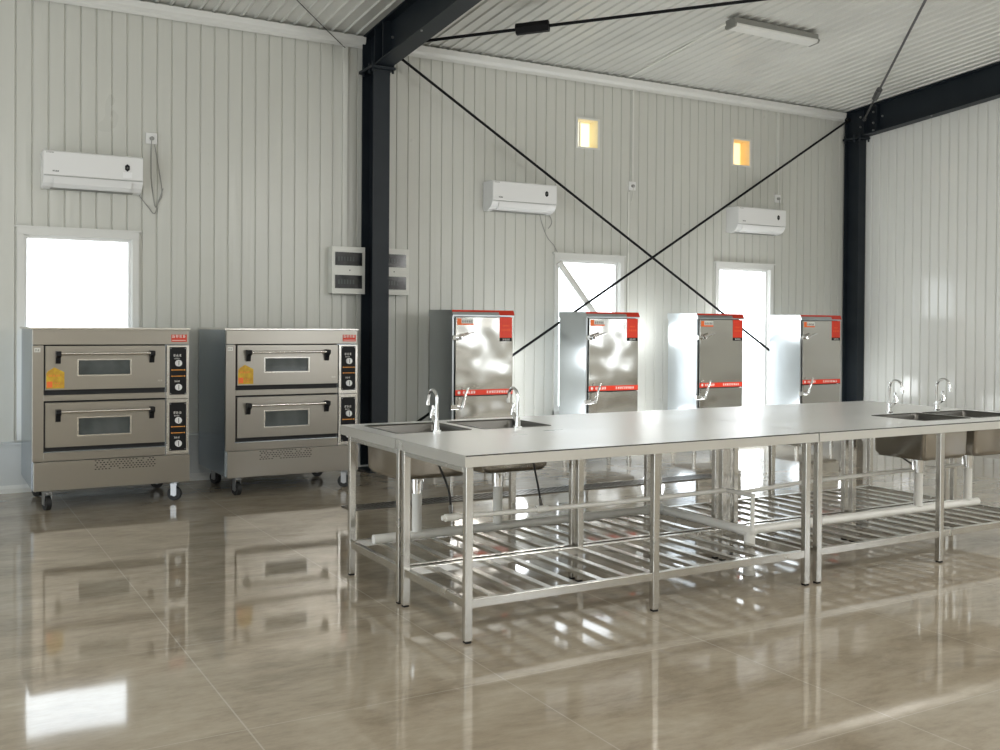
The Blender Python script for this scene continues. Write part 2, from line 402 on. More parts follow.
# roof bracing
def rp(x, y, off=.2): return (x, y, ceil_z(y) - off)
def lerp2(a, b, x): t = (x - a[0]) / (b[0] - a[0]); return a[1] + t * (b[1] - a[1])
c0, c1 = (4.024, 8.006), (5.859, 6.262)
A0 = rp(3.64, lerp2(c0, c1, 3.64)); A1 = rp(9.88, lerp2(c0, c1, 9.88)); L_ = A1[0] - A0[0]
rod('roof_brace_rod', A0, A1, .0145, 'rod', 'thick black roof brace rod with a boxy black sleeve', ((4.49 - A0[0]) / L_, (4.70 - A0[0]) / L_), .052, group='crossed brace rods under the roof')
d0, d1 = (9.605, 8.118), (7.265, 5.568)
D0 = rp(9.84, lerp2(d0, d1, 9.84), .2); D1 = rp(3.65, lerp2(d0, d1, 3.65), .22); L_ = D1[0] - D0[0]
rod('roof_brace_rod', D0, D1, .012, 'greyrod', 'grey roof brace rod with turnbuckle rising from the right corner column', ((9.22 - D0[0]) / L_, (9.00 - D0[0]) / L_), .035, group='crossed brace rods under the roof', sm='greyrod')
tag(MB().tube([(1.6, 6.95, ceil_z(6.95) - .02), (2.718, 8.167, 4.035), (3.152, 8.663, 3.985), (3.383, 8.735, 3.85)], .004, 6).make('ceiling_wire', 'cable'), 'thin dark wire running down from ceiling to wall beside the left column', 'wire')

# ------------------------------------------------------------------ ovens
def make_oven():
    r = empty('deck_oven', (.69, 7.77, 0), 'two-deck stainless oven on castors in front of the left window', 'oven', 'stainless two-deck ovens')
    W, D = 1.075, .86
    # carcass: sides, top, back, inner front frame
    MB().box(0, W, .03, D, .15, 1.29).make('body', 'ovenside', r, .003)
    B(-.012, W + .008, -.012, D + .01, 1.285, 1.300).make('top_sheet', 'ovenbright', r, .002)
    fr = MB(); fr.box(0, .073, 0, .03, .35, 1.172).box(.073, .905, 0, .03, .778, .820).box(.073, .905, 0, .03, .352, .412)
    fr.make('front_frame', 'oven', r, .002)
    B(0, W, -.006, .03, 1.176, 1.285).make('hood_panel', 'oven', r, .003)
    B(.073, .905, .018, .031, .418, 1.176).make('recess', 'gap', r)  # near-black backing, door-gap shade put into its colour
    bp = B(.008, W + .006, -.018, .04, .145, .348).make('base_panel', 'oven', r, .003)
    pf = MB(); rr = random.Random(3)
    for j in range(5):
        for i in range(18):
            if rr.random() < .1: continue
            x = .41 + i * .0235 + (j % 2) * .011; z = .275 + j * .0155
            pf.box(x, x + .011, -.0188, -.0178, z, z + .007)
    pf.make('vent_holes', 'gap', bp)
    for z0, z1, wz0, wz1, hz in ((.858, 1.168, .962, 1.066, 1.115), (.452, .766, .532, .652, .703)):
        x0, x1, y0, y1 = .082, .898, -.022, .016; wx0, wx1 = .300, .650
        dm = MB().box(x0, wx0, y0, y1, z0, z1).box(wx1, x1, y0, y1, z0, z1).box(wx0, wx1, y0, y1, z0, wz0).box(wx0, wx1, y0, y1, wz1, z1)
        d = dm.make('door', 'oven', r)
        MB().box(wx0 - .01, wx1 + .01, y0 - .003, y0, wz1, wz1 + .008).box(wx0 - .01, wx1 + .01, y0 - .003, y0, wz0 - .008, wz0).box(wx0 - .01, wx0, y0 - .003, y0, wz0, wz1).box(wx1, wx1 + .01, y0 - .003, y0, wz0, wz1).make('window_bezel', 'ovenbright', d)
        B(wx0, wx1, -.012, -.006, wz0, wz1).make('window_glass', 'glass', d)
        MB().tube([(.150, -.068, hz), (.812, -.068, hz)], .0095, 12).make('handle', 'ovenbright', d)
        for hx in (.150, .787):
            MB().prism([(-.024, hz + .018), (-.080, hz + .016), (-.082, hz - .014), (-.050, hz - .030), (-.040, hz - .068), (-.024, hz - .072)], 'x', hx - .002, hx + .030).make('handle_bracket', 'black', d, .002)
        if z0 > .8:
            st = [(0, 0), (.118, 0), (.118, .115), (.075, .138), (.052, .150), (.012, .125), (0, .108)]
            MB().prism([(.088 + a, .868 + b) for a, b in st], 'y', -.0232, -.0215).make('warning_sticker', 'yellow', d)
            q = MB().box(.092, .128, -.0240, -.023, .876, .918); q.make('warning_mark', 'orange', d)
            q = glyphs(MB(), .10, .952, 5, .014, -.0234, 5); glyphs(q, .142, .90, 3, .011, -.0234, 7); glyphs(q, .142, .88, 3, .011, -.0234, 8); q.make('sticker_print', 'orange', d)
            glyphs(MB(), .845, .905, 3, .010, -.0222, 9).make('door_mark', 'mark', d)
    cp = B(.912, W, -.010, .03, .352, 1.170).make('control_strip', 'ovenbright', r, .003)
    B(.918, 1.068, -.0106, -.0100, .768, .772).make('strip_seam', 'gap', cp)
    for z0, z1, ks in ((.800, 1.157, (1.037, .857)), (.382, .742, (.609, .436))):
        p = B(.932, 1.055, -.014, -.009, z0, z1).make('control_panel', 'black', r, .003)
        for k in ks:
            MB().cyl((.995, -.012, k), (.995, -.034, k), .024, 20).make('knob', 'white', p)
            B(.9925, .9975, -.0355, -.034, k - .018, k + .018).make('knob_mark', 'darkprint', p)
        q = glyphs(MB(), .960, ks[0] + .048, 3, .018, -.0142, int(z0 * 50)); glyphs(q, .965, ks[0] + .030, 4, .009, -.0142, 11)
        glyphs(q, .965, ks[1] + .038, 3, .013, -.0142, 12); q.make('panel_print', 'mark', p)
        zc = (ks[0] + ks[1]) / 2
        for zz in (zc + .034, zc - .012):
            for xx in (.945, 1.036): B(xx, xx + .009, -.016, -.014, zz, zz + .009).make('indicator_lamp', 'amberled', p)
            B(.958, 1.03, -.0148, -.014, zz + .002, zz + .007).make('amber_line', 'amberled', p)
        q = MB().cyl((.940, -.0145, z1 - .01), (.940, -.0135, z1 - .01), .004, 8).cyl((1.046, -.0145, z1 - .01), (1.046, -.0135, z1 - .01), .004, 8).cyl((.940, -.0145, z0 + .01), (.940, -.0135, z0 + .01), .004, 8).cyl((1.046, -.0145, z0 + .01), (1.046, -.0135, z0 + .01), .004, 8)
        q.make('screws', 'bolt', p)
    bd = B(.945, 1.058, -.0085, -.0058, 1.196, 1.250).make('brand_badge', 'red', r)
    q = glyphs(MB(), .951, 1.226, 4, .021, -.0086, 21, 1.25, .16); q.box(.951, 1.05, -.0092, -.0084, 1.205, 1.209); q.make('badge_print', 'mark', bd)
    B(.012, .052, -.002, .0, 1.125, 1.155).make('rating_plate', 'offwhite', r)
    glyphs(MB(), .016, 1.132, 2, .014, -.0022, 33).make('plate_print', 'darkprint', r)
    for cx, cy in ((.10, .05), (.985, .05), (.10, .70), (.985, .70)):
        c = empty('caster'); c.parent = r; c.location = (cx, cy, 0); c.rotation_euler = (0, 0, {(.10, .05): .25, (.985, .05): 1.0, (.10, .70): .5, (.985, .70): 1.3}[(cx, cy)])
        MB().cyl((-.017, .0, .052), (.017, 0, .052), .051, 24).make('wheel', 'rubber', c)
        MB().cyl((-.019, .0, .052), (.019, 0, .052), .020, 16).make('wheel_hub', 'bolt', c)
        MB().box(-.026, -.021, -.022, .022, .04, .128).box(.021, .026, -.022, .022, .04, .128).box(-.026, .026, -.026, .026, .122, .13).cyl((0, 0, .128), (0, 0, .150), .016, 12).make('fork', 'bolt', c)
        B(-.04, .04, -.04, .04, .139, .147).make('mounting_plate', 'bolt', c)
    return r
ov = make_oven()
ov2 = copy_tree(ov, (2.045, 7.77, 0), 'two-deck stainless oven on castors between the left oven and the dark column')
for ch in ov2.children:
    for g_ in ch.children:
        if g_.name.startswith('vent_holes'): g_.location.x -= .15
# ------------------------------------------------------------------ steaming cabinets
def make_steamer():
    r = empty('steaming_cabinet', (4.106, 8.0, 0), 'stainless red-trimmed steaming cabinet nearest the dark column, leftmost of four', 'cabinet', 'red-trimmed steaming cabinets')
    W, D = .620, .45
    B(.0, W, .03, D, .15, 1.42).make('body', 'side', r, .004)
    hd = MB().prism([(-.035, 1.414), (-.035, 1.426), (-.012, 1.470), (D + .005, 1.474), (D + .005, 1.414)], 'x', -.006, W + .008).make('hood', 'side', r)
    def visor(a, b, t0, t1, m, nm):   # strip on the sloping front of the hood
        P = lambda t: (-.035 + .023 * t, 1.426 + .044 * t)
        (ya, za), (yb, zb) = P(t0), P(t1); n = .0012
        MB().hexa([(a, ya - n, za), (b, ya - n, za), (b, ya, za), (a, ya, za), (a, yb - n, zb + n * .5), (b, yb - n, zb + n * .5), (b, yb, zb), (a, yb, zb)]).make(nm, m, hd)
    visor(-.006, .47, .62, 1.0, 'red', 'visor_band'); visor(.47, W + .008, .0, 1.0, 'red', 'visor_label')
    B(.0, .018, -.012, .03, .16, 1.412).make('door_jamb', 'side', r)
    B(.018, W, .02, .031, .16, 1.412).make('door_gap', 'gap', r)  # dark sheet: shade around the doors put into its colour
    for z0, z1 in ((.705, 1.408), (.18, .698)):
        d = B(.026, W - .004, -.028, .018, z0, z1).make('door', 'door', r, .004)
        up = z0 > .5
        if up:
            s = B(.026, W - .004, -.0295, -.0275, .706, .756).make('decal_band', 'red', d)
            B(.026, W - .004, -.0298, -.0275, .700, .708).make('band_edge', 'gap', d)
            MB().cyl((.062, -.0302, .733), (.062, -.0295, .733), .014, 14).make('band_emblem', 'mark', d); g1 = MB(); glyphs(g1, .10, .722, 5, .022, -.0296, 41, 1.2, .2); glyphs(g1, .345, .722, 9, .020, -.0296, 42, 1.25, .22); g1.make('band_print', 'mark', d)
            lb = B(.475, .606, -.0295, -.0275, 1.222, 1.408).make('warning_label', 'red', d)
            B(.475, .606, -.0296, -.0275, 1.190, 1.222).make('label_foot', 'black', d)
            g2 = glyphs(MB(), .507, 1.325, 4, .014, -.0296, 43); glyphs(g2, .500, 1.285, 4, .018, -.0296, 44, 1.3); g2.make('label_print', 'orange', d)
            glyphs(MB(), .505, 1.198, 4, .016, -.0298, 45, 1.25).make('label_foot_print', 'mark', d)
            B(.040, .205, -.0295, -.0275, 1.336, 1.394).make('brand_label', 'offwhite', d)
            q = MB().box(.040, .205, -.0298, -.0275, 1.336, 1.350).box(.040, .082, -.0298, -.0275, 1.350, 1.394); q.make('brand_label_border', 'orange', d)
            glyphs(MB(), .090, 1.358, 5, .019, -.0298, 46, 1.15, .16).make('brand_print', 'darkprint', d)
            px, pz, dx, dz = .040, 1.222, .13, .045
        else:
            px, pz, dx, dz = .058, .607, .060, .175
        B(-.028 if not up else -.012, .05, -.050, -.026, pz - .022, pz + .022).make('latch_plate', 'chrome', d, .003)
        MB().cyl((px + .01, -.03, pz), (px + .01, -.075, pz), .020, 14).make('latch_boss', 'chrome', d)
        MB().tube([(px + .01, -.078, pz), (px + .01 + dx * .35, -.086, pz + dz * .5), (px + .01 + dx, -.085, pz + dz)], .01, 10, radii=[.016, .013, .009]).make('lever_handle', 'chrome', d)
    for lx, ly in ((.04, .06), (W - .04, .06), (.04, D - .05), (W - .04, D - .05)):
        MB().cyl((lx, ly, .02), (lx, ly, .152), .020, 14).cyl((lx, ly, 0), (lx, ly, .022), .026, 14).make('leg', 'steelleg', r)
    return r
st = make_steamer()
SL_ = ['stainless red-trimmed steaming cabinet standing in front of the middle window, second from the dark column',
       'stainless red-trimmed steaming cabinet immediately left of the tall glazed door',
       'stainless red-trimmed steaming cabinet beside the right corner column']
for x, l in zip((5.546, 6.928, 8.404), SL_): copy_tree(st, (x, 8.0, 0), l)

# ------------------------------------------------------------------ work tables
ZT = .797
BOWLSIDE = 1
def frame_mb_legs(r, xs, ys, s=.017):
    for x in xs:
        for y in ys:
            l = MB().box(x - s, x + s, y - s, y + s, .009, ZT - .045).make('leg', 'steelleg', r, .003)
            MB().box(x - s * .8, x + s * .8, y - s * .8, y + s * .8, 0, .009).make('foot_cap', 'black', l)
def sinkbowl(r, x0, x1, y0, y1, zb):
    t = .0015; rad = .035
    def ring(a0, a1, b0, b1, rr, z, n=5):
        out = []
        for cx, cy, s0 in ((a1 - rr, b1 - rr, 0), (a0 + rr, b1 - rr, 90), (a0 + rr, b0 + rr, 180), (a1 - rr, b0 + rr, 270)):
            for k in range(n): a = math.radians(s0 + 90 * k / (n - 1)); out.append((cx + rr * math.cos(a), cy + rr * math.sin(a), z))
        return out
    z_ = ZT + .001
    rings = [ring(x0 - .012, x1 + .012, y0 - .012, y1 + .012, .03, z_), ring(x0, x1, y0, y1, .02, z_), ring(x0 + .003, x1 - .003, y0 + .003, y1 - .003, .025, ZT - .01),
             ring(x0 + .006, x1 - .006, y0 + .006, y1 - .006, .03, zb + .03), ring(x0 + .022, x1 - .022, y0 + .022, y1 - .022, .03, zb + .004), ring(x0 + .05, x1 - .05, y0 + .05, y1 - .05, .03, zb)]
    m = MB(); n = len(rings[0]); vs = [v for R_ in rings for v in R_]
    m.add(vs, [(i * n + j, i * n + (j + 1) % n, (i + 1) * n + (j + 1) % n, (i + 1) * n + j) for i in range(len(rings) - 1) for j in range(n)] + [tuple((len(rings) - 1) * n + j for j in range(n))], True)
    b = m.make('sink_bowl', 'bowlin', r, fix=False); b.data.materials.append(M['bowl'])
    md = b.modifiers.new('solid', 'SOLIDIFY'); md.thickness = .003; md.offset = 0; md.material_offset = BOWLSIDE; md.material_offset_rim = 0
    cx, cy = (x0 + x1) / 2, (y0 + y1) / 2
    return b
def make_table(name, x0, x1, y0, y1, yl, label, holes=(), cat='table', front_lip=True):
    r = empty(name, ((x0 + x1) / 2, (y0 + y1) / 2, 0), label, cat, 'stainless work tables pushed together')
    r.location = (0, 0, 0)
    # top sheet with openings
    hs = [(a - .002, b + .002, c - .002, d + .002) for a, b, c, d in holes]
    xs = sorted(set([x0, x1] + [q for h in hs for q in h[:2]])); ys = sorted(set([y0, y1] + [q for h in hs for q in h[2:]]))
    top = MB()
    for a, b in zip(xs, xs[1:]):
        runs = []; c = y0
        hh = [h for h in hs if h[0] < (a + b) / 2 < h[1]]
        for h in hh: runs.append((c, h[2])); c = h[3]
        runs.append((c, y1))
        for p, q in runs: top.add([(a, p, ZT), (b, p, ZT), (b, q, ZT), (a, q, ZT)], [(0, 1, 2, 3)]); top.add([(a, p, ZT - .004), (b, p, ZT - .004), (b, q, ZT - .004), (a, q, ZT - .004)], [(3, 2, 1, 0)])
    H = .050; t = .004
    tt = top.make('tabletop', 'top', r, fix=False)
    lip = MB()
    lip.box(x0, x1, y0, y0 + t, ZT - H, ZT - .001).box(x0, x1, y1 - t, y1, ZT - H, ZT - .001).box(x0, x0 + t, y0 + t, y1 - t, ZT - H, ZT - .001).box(x1 - t, x1, y0 + t, y1 - t, ZT - H, ZT - .001)
    lip.box(x0, x1, y0 + t, y0 + .02, ZT - H, ZT - H + .003).box(x0, x1, y1 - .02, y1 - t, ZT - H, ZT - H + .003)
    lip.make('edge_lip', 'lip', r)
    if y0 < 4: B(x0 + .002, x1 - .002, y0 - .0012, y0 + .001, ZT - .0055, ZT - .0015).make('edge_seam', 'gap', r)
    xl = [x0 + .038, (x0 + x1) / 2, x1 - .042]
    frame_mb_legs(r, xl, yl)
    # upper cross bearers
    for x in (xl[0], xl[2]): B(x - .015, x + .015, yl[0] + .02, yl[1] - .02, ZT - .08, ZT - .052).make('top_bearer', 'steelleg', r, .002)
    # lower shelf: rails + slats
    zr0, zr1 = .146, .184
    for y in yl:
        s = 1 if y == yl[0] else -1
        for a, b in zip(xl, xl[1:]): B(a + .017, b - .017, y - .013, y + .013, zr0, zr1).make('rail', 'steelleg', r, .002)
    for x in (xl[0], xl[2]): B(x - .013, x + .013, yl[0] + .017, yl[1] - .017, zr0, zr1).make('rail', 'steelleg', r, .002)
    sh = []
    n = 6
    for a, b in zip(xl, xl[1:]):
        for k in range(n + (1 if b != xl[-1] else 0)):
            x = a + (b - a) * (k + 1) / (n + 1)
            sh.append(x)
    for x in sh:
        B(x - .018, x + .018, yl[0] + .013, yl[1] - .013, zr0 + .014, zr1 - .006).make('shelf_slat', 'steelleg', r, .002)
    for h in holes: sinkbowl(r, *h, .556)
    return r
TA = make_table('work_table', 1.966, 4.034, 3.700, 4.402, (3.744, 4.368), 'plain stainless work table with slatted undershelf, front left of the island, no sinks')
C_H = [(2.065, 2.475, 4.60, 5.02), (2.555, 2.965, 4.60, 5.02)]
B_H = [(5.095, 5.505, 3.87, 4.25), (5.570, 5.980, 3.87, 4.25)]
TB = make_table('sink_table', 4.040, 6.085, 3.700, 4.402, (3.744, 4.368), 'stainless sink table at the front right of the island, two bowls at its right end', B_H)
TC = make_table('sink_table', 1.966, 4.034, 4.407, 5.135, (4.430, 5.058), 'stainless sink table at the back left of the island, two bowls at its left end', C_H)
TD = make_table('work_table', 4.040, 6.085, 4.407, 5.135, (4.430, 5.058), 'plain stainless work table at the back right of the island, behind the right-hand sinks')

# faucets
def make_faucet(loc, rot, label):
    r = empty('faucet', loc, label, 'faucet', 'gooseneck mixer faucets on the island'); r.rotation_euler = (0, 0, rot)
    MB().cyl((0, 0, 0), (0, 0, .012), .024, 20).cyl((0, 0, .012), (0, 0, .062), .016, 20, .013).make('base', 'chrome', r)
    pts = [(0, 0, .06), (0, 0, .162)] + [(0, .048 - .048 * math.cos(a), .162 + .048 * math.sin(a)) for a in [math.pi * k / 12 for k in range(1, 11)]] + [(0, .098, .150)]
    MB().tube(pts, .0082, 14).make('spout', 'chrome', r)
    MB().cyl((0, .0975, .153), (0, .102, .132), .0105, 14).make('aerator', 'chrome', r)
    MB().tube([(.0, .010, .045), (0, .045, .075), (0, .058, .085)], .010, 10, radii=[.013, .012, .010]).make('mixer_arm', 'chrome', r)
    MB().tube([(0, .052, .070), (0, .050, .095), (0, .040, .118), (0, .046, .132)], .008, 10, radii=[.015, .012, .008, .007]).make('lever', 'chrome', r)
    return r
FZ = ZT
make_faucet((2.262, 4.565, FZ), 0, 'chrome gooseneck faucet over the leftmost sink bowl of the island')
make_faucet((2.725, 4.545, FZ), 0, 'chrome gooseneck faucet over the second bowl from the left')
make_faucet((5.335, 4.318, FZ), math.pi, 'chrome gooseneck faucet left of the two on the right-hand sink table')
make_faucet((5.785, 4.310, FZ), math.pi, 'chrome gooseneck faucet at the far right end of the island')

# waste pipework
def drain(x, y, zp, label):
    r = empty('sink_drain', (x, y, zp), label, 'drain pipe', 'drain pipes under the sinks')
    MB().cyl((0, 0, .555 - zp), (0, 0, .53 - zp), .045, 18).make('strainer_flange', 'chrome', r)
    MB().cyl((0, 0, .53 - zp), (0, 0, .475 - zp), .034, 18).cyl((0, 0, .475 - zp), (0, 0, .455 - zp), .030, 18).make('strainer_nut', 'chrome', r)
    MB().cyl((0, 0, .47 - zp), (0, 0, .02), .026, 18).make('tailpipe', 'pvc', r)
    return r
ZP = .232
drain(2.27, 4.81, ZP, 'white drain pipe with chrome nut under the leftmost sink bowl')
drain(2.76, 4.81, ZP, 'white drain pipe with chrome nut under the second bowl from the left')
drain(5.30, 4.07, ZP, 'white drain pipe with chrome nut under the left bowl of the right-hand sink table')
drain(5.775, 4.07, ZP, 'white drain pipe with chrome nut at the far right of the island')
wp = empty('waste_pipe', (3.895, 4.05, 0), 'thick white plastic waste pipe bending below the tables and dropping to the floor', 'pipe')
def wloc(pts): return [(x - 3.895, y - 4.05, z) for x, y, z in pts]
MB().tube(wloc([(2.03, 4.82, ZP), (3.83, 4.82, ZP)]), .024, 16).make('pipe_run', 'pvc', wp)
MB().tube(wloc([(3.895, 4.80, ZP), (3.895, 4.06, ZP)]), .024, 16).make('pipe_run', 'pvc', wp)
MB().tube(wloc([(3.89, 4.075, ZP), (5.88, 4.075, ZP)]), .024, 16).make('pipe_run', 'pvc', wp)
MB().tube(wloc([(3.895, 4.05, ZP), (3.895, 4.05, .0)]), .024, 16).make('riser', 'pvc', wp)
for a in ([(3.79, 4.82, ZP), (3.895, 4.82, ZP), (3.895, 4.755, ZP)], [(3.895, 4.13, ZP), (3.895, 4.055, ZP), (3.93, 4.055, ZP)]):
    MB().tube(wloc(a), .029, 14).make('elbow', 'pvc', wp)
MB().cyl(*wloc([(3.895, 4.05, ZP - .02), (3.895, 4.05, ZP - .11)]), .030, 14).make('coupling', 'pvc', wp)
MB().cyl(*wloc([(3.895, 4.05, .0), (3.895, 4.05, .03)]), .034, 14).make('floor_collar', 'pvc', wp)
sp = empty('water_supply_pipe', (3.83, 4.03, .25), 'thin white water supply pipe running horizontally under the island tops', 'pipe')
def sloc(pts): return [(x - 3.83, y - 4.03, z - .25) for x, y, z in pts]
MB().tube(sloc([(3.862, 3.995, .25), (3.862, 3.995, .438)]), .012, 12).make('riser', 'pvc', sp)
MB().tube(sloc([(3.862, 3.985, .438), (3.862, 4.212, .438)]), .012, 12).make('pipe_run', 'pvc', sp)
MB().tube(sloc([(3.87, 4.20, .438), (3.1, 4.20, .430), (2.12, 4.216, .436)]), .012, 12).make('pipe_run', 'pvc', sp)
MB().tube(sloc([(3.862, 4.10, .438), (4.44, 4.20, .438), (5.2, 4.20, .448), (5.95, 4.20, .450)]), .012, 12).make('pipe_run', 'pvc', sp)
for e_ in ((2.17, 4.215, .436), (2.665, 4.207, .433), (5.45, 4.20, .449)):
    q = sloc([(e_[0] - .035, e_[1], e_[2]), (e_[0] + .035, e_[1], e_[2])]); MB().cyl(q[0], q[1], .018, 12).make('tee_fitting', 'pvc', sp)
def hose(pts, label):
    r = tag(MB().tube(smoothpath(pts), .0055, 8).make('supply_hose', 'cable'), label, 'hose', 'dark flexible supply hoses')
    e = Vector(pts[-1]); f = (Vector(pts[-1]) - Vector(pts[-2])).normalized()
    MB().tube([e - f * .04, e], .009, 8).make('hose_nut', 'bolt', r); return r
hose([(2.19, 4.50, .76), (2.20, 4.42, .66), (2.20, 4.31, .55), (2.17, 4.222, .455)], 'thin dark hose hanging below the leftmost faucet')
hose([(2.76, 4.50, .76), (2.745, 4.43, .66), (2.71, 4.32, .54), (2.665, 4.212, .452)], 'thin dark hose hanging below the second faucet from the left')
hose([(5.30, 4.33, .76), (5.27, 4.30, .60), (5.36, 4.25, .53), (5.45, 4.205, .465)], 'thin dark hose hanging below the right-hand sink table')

# floor drain channel behind the island
dc = empty('drain_channel', (4.4, 6.87, 0), 'long dark metal drain cover in the floor behind the island', 'floor drain')
MB().box(-1.72, 1.8, -.10, .10, 0, .004).make('tray', 'grate', dc)
q = MB()
for k in range(88): q.box(-1.71 + k * .04, -1.695 + k * .04, -.085, .085, .004, .008)
q.box(-1.72, 1.8, -.10, -.085, .004, .009).box(-1.72, 1.8, .085, .10, .004, .009); q.make('grille', 'grate', dc)

# ------------------------------------------------------------------ wall equipment
def make_ac():
    r = empty('air_conditioner', (.835, 8.748, 2.39), 'white split air conditioner above the leftmost window', 'air conditioner', 'white wall-mounted air conditioners')
    W = .74; H = .285
    pr = [(0, 0), (-.06, -.002), (-.115, .010), (-.158, .035), (-.182, .070), (-.190, .095), (-.190, H - .02), (-.180, H), (0, H)]
    MB().prism(pr, 'x', 0, W).make('housing', 'white', r, .004)
    MB().prism([(-.190, .092), (-.196, .096), (-.196, H - .012), (-.190, H - .006)], 'x', .004, W - .004).make('front_panel', 'white', r, .002)
    B(.004, W - .004, -.1925, -.186, .0860, .0900).make('panel_gap', 'greycable', r)
    fl = MB().prism([(-.1885, .078), (-.166, .034), (-.120, .006), (-.122, .002), (-.171, .030), (-.1935, .078)], 'x', .075, W - .085).make('air_flap', 'white', r)
    MB().prism([(-.100, -.0035), (-.03, -.0035), (-.03, -.001), (-.100, -.001)], 'x', .06, W - .06).make('outlet_slot', 'greycable', r)
    q = [( .618 + .021 * math.sin(a) * (1 if abs(math.cos(a)) < .9 else .8), .19 + .030 * math.cos(a)) for a in [math.radians(60 * k) for k in range(6)]]
    MB().prism(q, 'y', -.199, -.196).make('display', 'black', r)
    glyphs(MB(), .612, .182, 1, .014, -.1992, 60).make('display_print', 'greycable', r)
    glyphs(MB(), .065, .118, 4, .011, -.1965, 61, 1.05, .2).make('brand_print', 'darkprint', r)
    glyphs(MB(), .02, .262, 6, .008, -.1965, 62, 1.15, .25).make('model_print', 'greycable', r)
    return r
ac = make_ac()
ac2 = copy_tree(ac, (4.83, 8.748, 2.462), 'white split air conditioner up and left of the middle window')
ac3 = copy_tree(ac, (8.01, 8.748, 2.412), 'white split air conditioner above the glazed door near the right corner')
tag(B(1.418, 1.490, 8.5492, 8.5518, 2.50, 2.545).make('energy_sticker', 'sticker'), 'small white sticker on the front of the leftmost air conditioner', 'sticker')

def make_socket(loc, label):
    r = empty('wall_socket', loc, label, 'socket', 'white sockets beside the air conditioners')
    B(-.046, .046, -.014, 0, -.046, .046).make('face_plate', 'white', r, .003)
    MB().cyl((0, -.012, 0), (0, -.038, -.003), .017, 14).make('plug', 'greycable', r)
    return r
s1 = make_socket((1.675, 8.748, 2.867), 'white wall socket right of the leftmost air conditioner')
s2 = copy_tree(s1, (6.655, 8.748, 2.843), 'white wall socket between the two small high windows')
s3 = copy_tree(s1, (8.80, 8.748, 2.852), 'white wall socket just above the rightmost air conditioner')
def conduit(x, z0, z1, label, w=.016):
    return tag(B(x - w, x + w, 8.728, 8.7485, z0, z1).make('wall_conduit', 'offwhite'), label, 'conduit', 'vertical conduits on the back wall')
conduit(6.655, 2.89, 3.895, 'pale vertical conduit from socket to ceiling between the small high windows', .010)
conduit(8.80, 2.90, 3.895, 'pale vertical conduit above the rightmost air conditioner', .009)
conduit(3.375, 2.045, 3.895, 'white vertical conduit rising from the electrical box to the ceiling', .022)
conduit(3.375, .4, 1.60, 'white vertical conduit below the electrical box behind the second oven', .020)
tag(B(6.60, 6.62, 8.735, 8.7485, .4, 2.78).make('wall_conduit', 'offwhite'), 'pale vertical strip below the middle wall socket', 'conduit', 'vertical conduits on the back wall')
def cord(pts, label, m='greycable', r=.004):
    return tag(MB().tube(smoothpath(pts), r, 6).make('power_cord', m), label, 'cable', 'thin cords of the air conditioners')
cord([(1.675, 8.71, 2.86), (1.672, 8.735, 2.80), (1.675, 8.742, 2.55), (1.69, 8.742, 2.40), (1.71, 8.742, 2.30), (1.74, 8.742, 2.37), (1.77, 8.742, 2.46)], 'thin grey cord looping below the left wall socket')
cord([(1.56, 8.70, 2.41), (1.60, 8.742, 2.36), (1.65, 8.742, 2.30), (1.70, 8.742, 2.245), (1.73, 8.742, 2.33), (1.76, 8.742, 2.45), (1.70, 8.742, 2.82)], 'thin grey cord from the leftmost air conditioner to its socket')
cord([(5.46, 8.70, 2.46), (5.52, 8.742, 2.36), (5.58, 8.742, 2.24), (5.66, 8.742, 2.16), (5.70, 8.735, 2.09)], 'thin grey cord hanging from the middle air conditioner towards the window')
cord([(5.56, 8.70, 2.47), (5.62, 8.742, 2.44), (5.63, 8.742, 2.38), (5.59, 8.742, 2.33)], 'short grey cord loop at right end of the middle air conditioner')
cord([(6.655, 8.71, 2.84), (6.67, 8.742, 2.78), (6.66, 8.742, 2.70), (6.64, 8.742, 2.66)], 'short pale cord under the middle wall socket', 'offwhite')
cord([(8.80, 8.71, 2.85), (8.815, 8.72, 2.79), (8.80, 8.70, 2.72), (8.75, 8.66, 2.69)], 'short grey cord from the right wall socket to the air conditioner')
tag(MB().tube([(5.70, 8.70, 1.985), (6.13, 8.66, 1.45)], .032, 10).make('vent_hose', 'pvc'), 'pale diagonal pipe crossing the middle window above a cabinet', 'pipe')  # plain pale tube slanted across the window

def make_box(x, w, label, z0=1.615, z1=2.035):
    r = empty('distribution_box', (x, 8.748, z0), label, 'electrical box', 'pale distribution boxes with smoked covers')
    H = z1 - z0
    B(0, w, -.10, 0, 0, H).make('enclosure', 'offwhite', r, .004)
    B(-.004, w + .004, -.112, -.10, -.004, H + .004).make('cover', 'offwhite', r, .003)
    for a in (.045, .252):
        f = B(.016, w - .022, -.118, -.111, a - .006, a + .126).make('window_frame', 'offwhite', r, .002)
        B(.022, w - .028, -.1195, -.117, a, a + .120).make('smoked_window', 'screen', f)
        q = MB()
        for k in range(6): q.box(.05 + k * .028, .066 + k * .028, -.1199, -.1194, a + .04, a + .08)
        q.make('breaker_row', 'glass', f)
    MB().cyl((w / 2 + .01, -.116, H / 2), (w / 2 + .01, -.11, H / 2), .006, 10).make('cover_screw', 'darkprint', r)
    return r
make_box(3.225, .31, 'pale electrical box with two smoked covers left of the dark column')
make_box(3.66, .315, 'pale electrical box partly hidden by the dark column, at its right side')

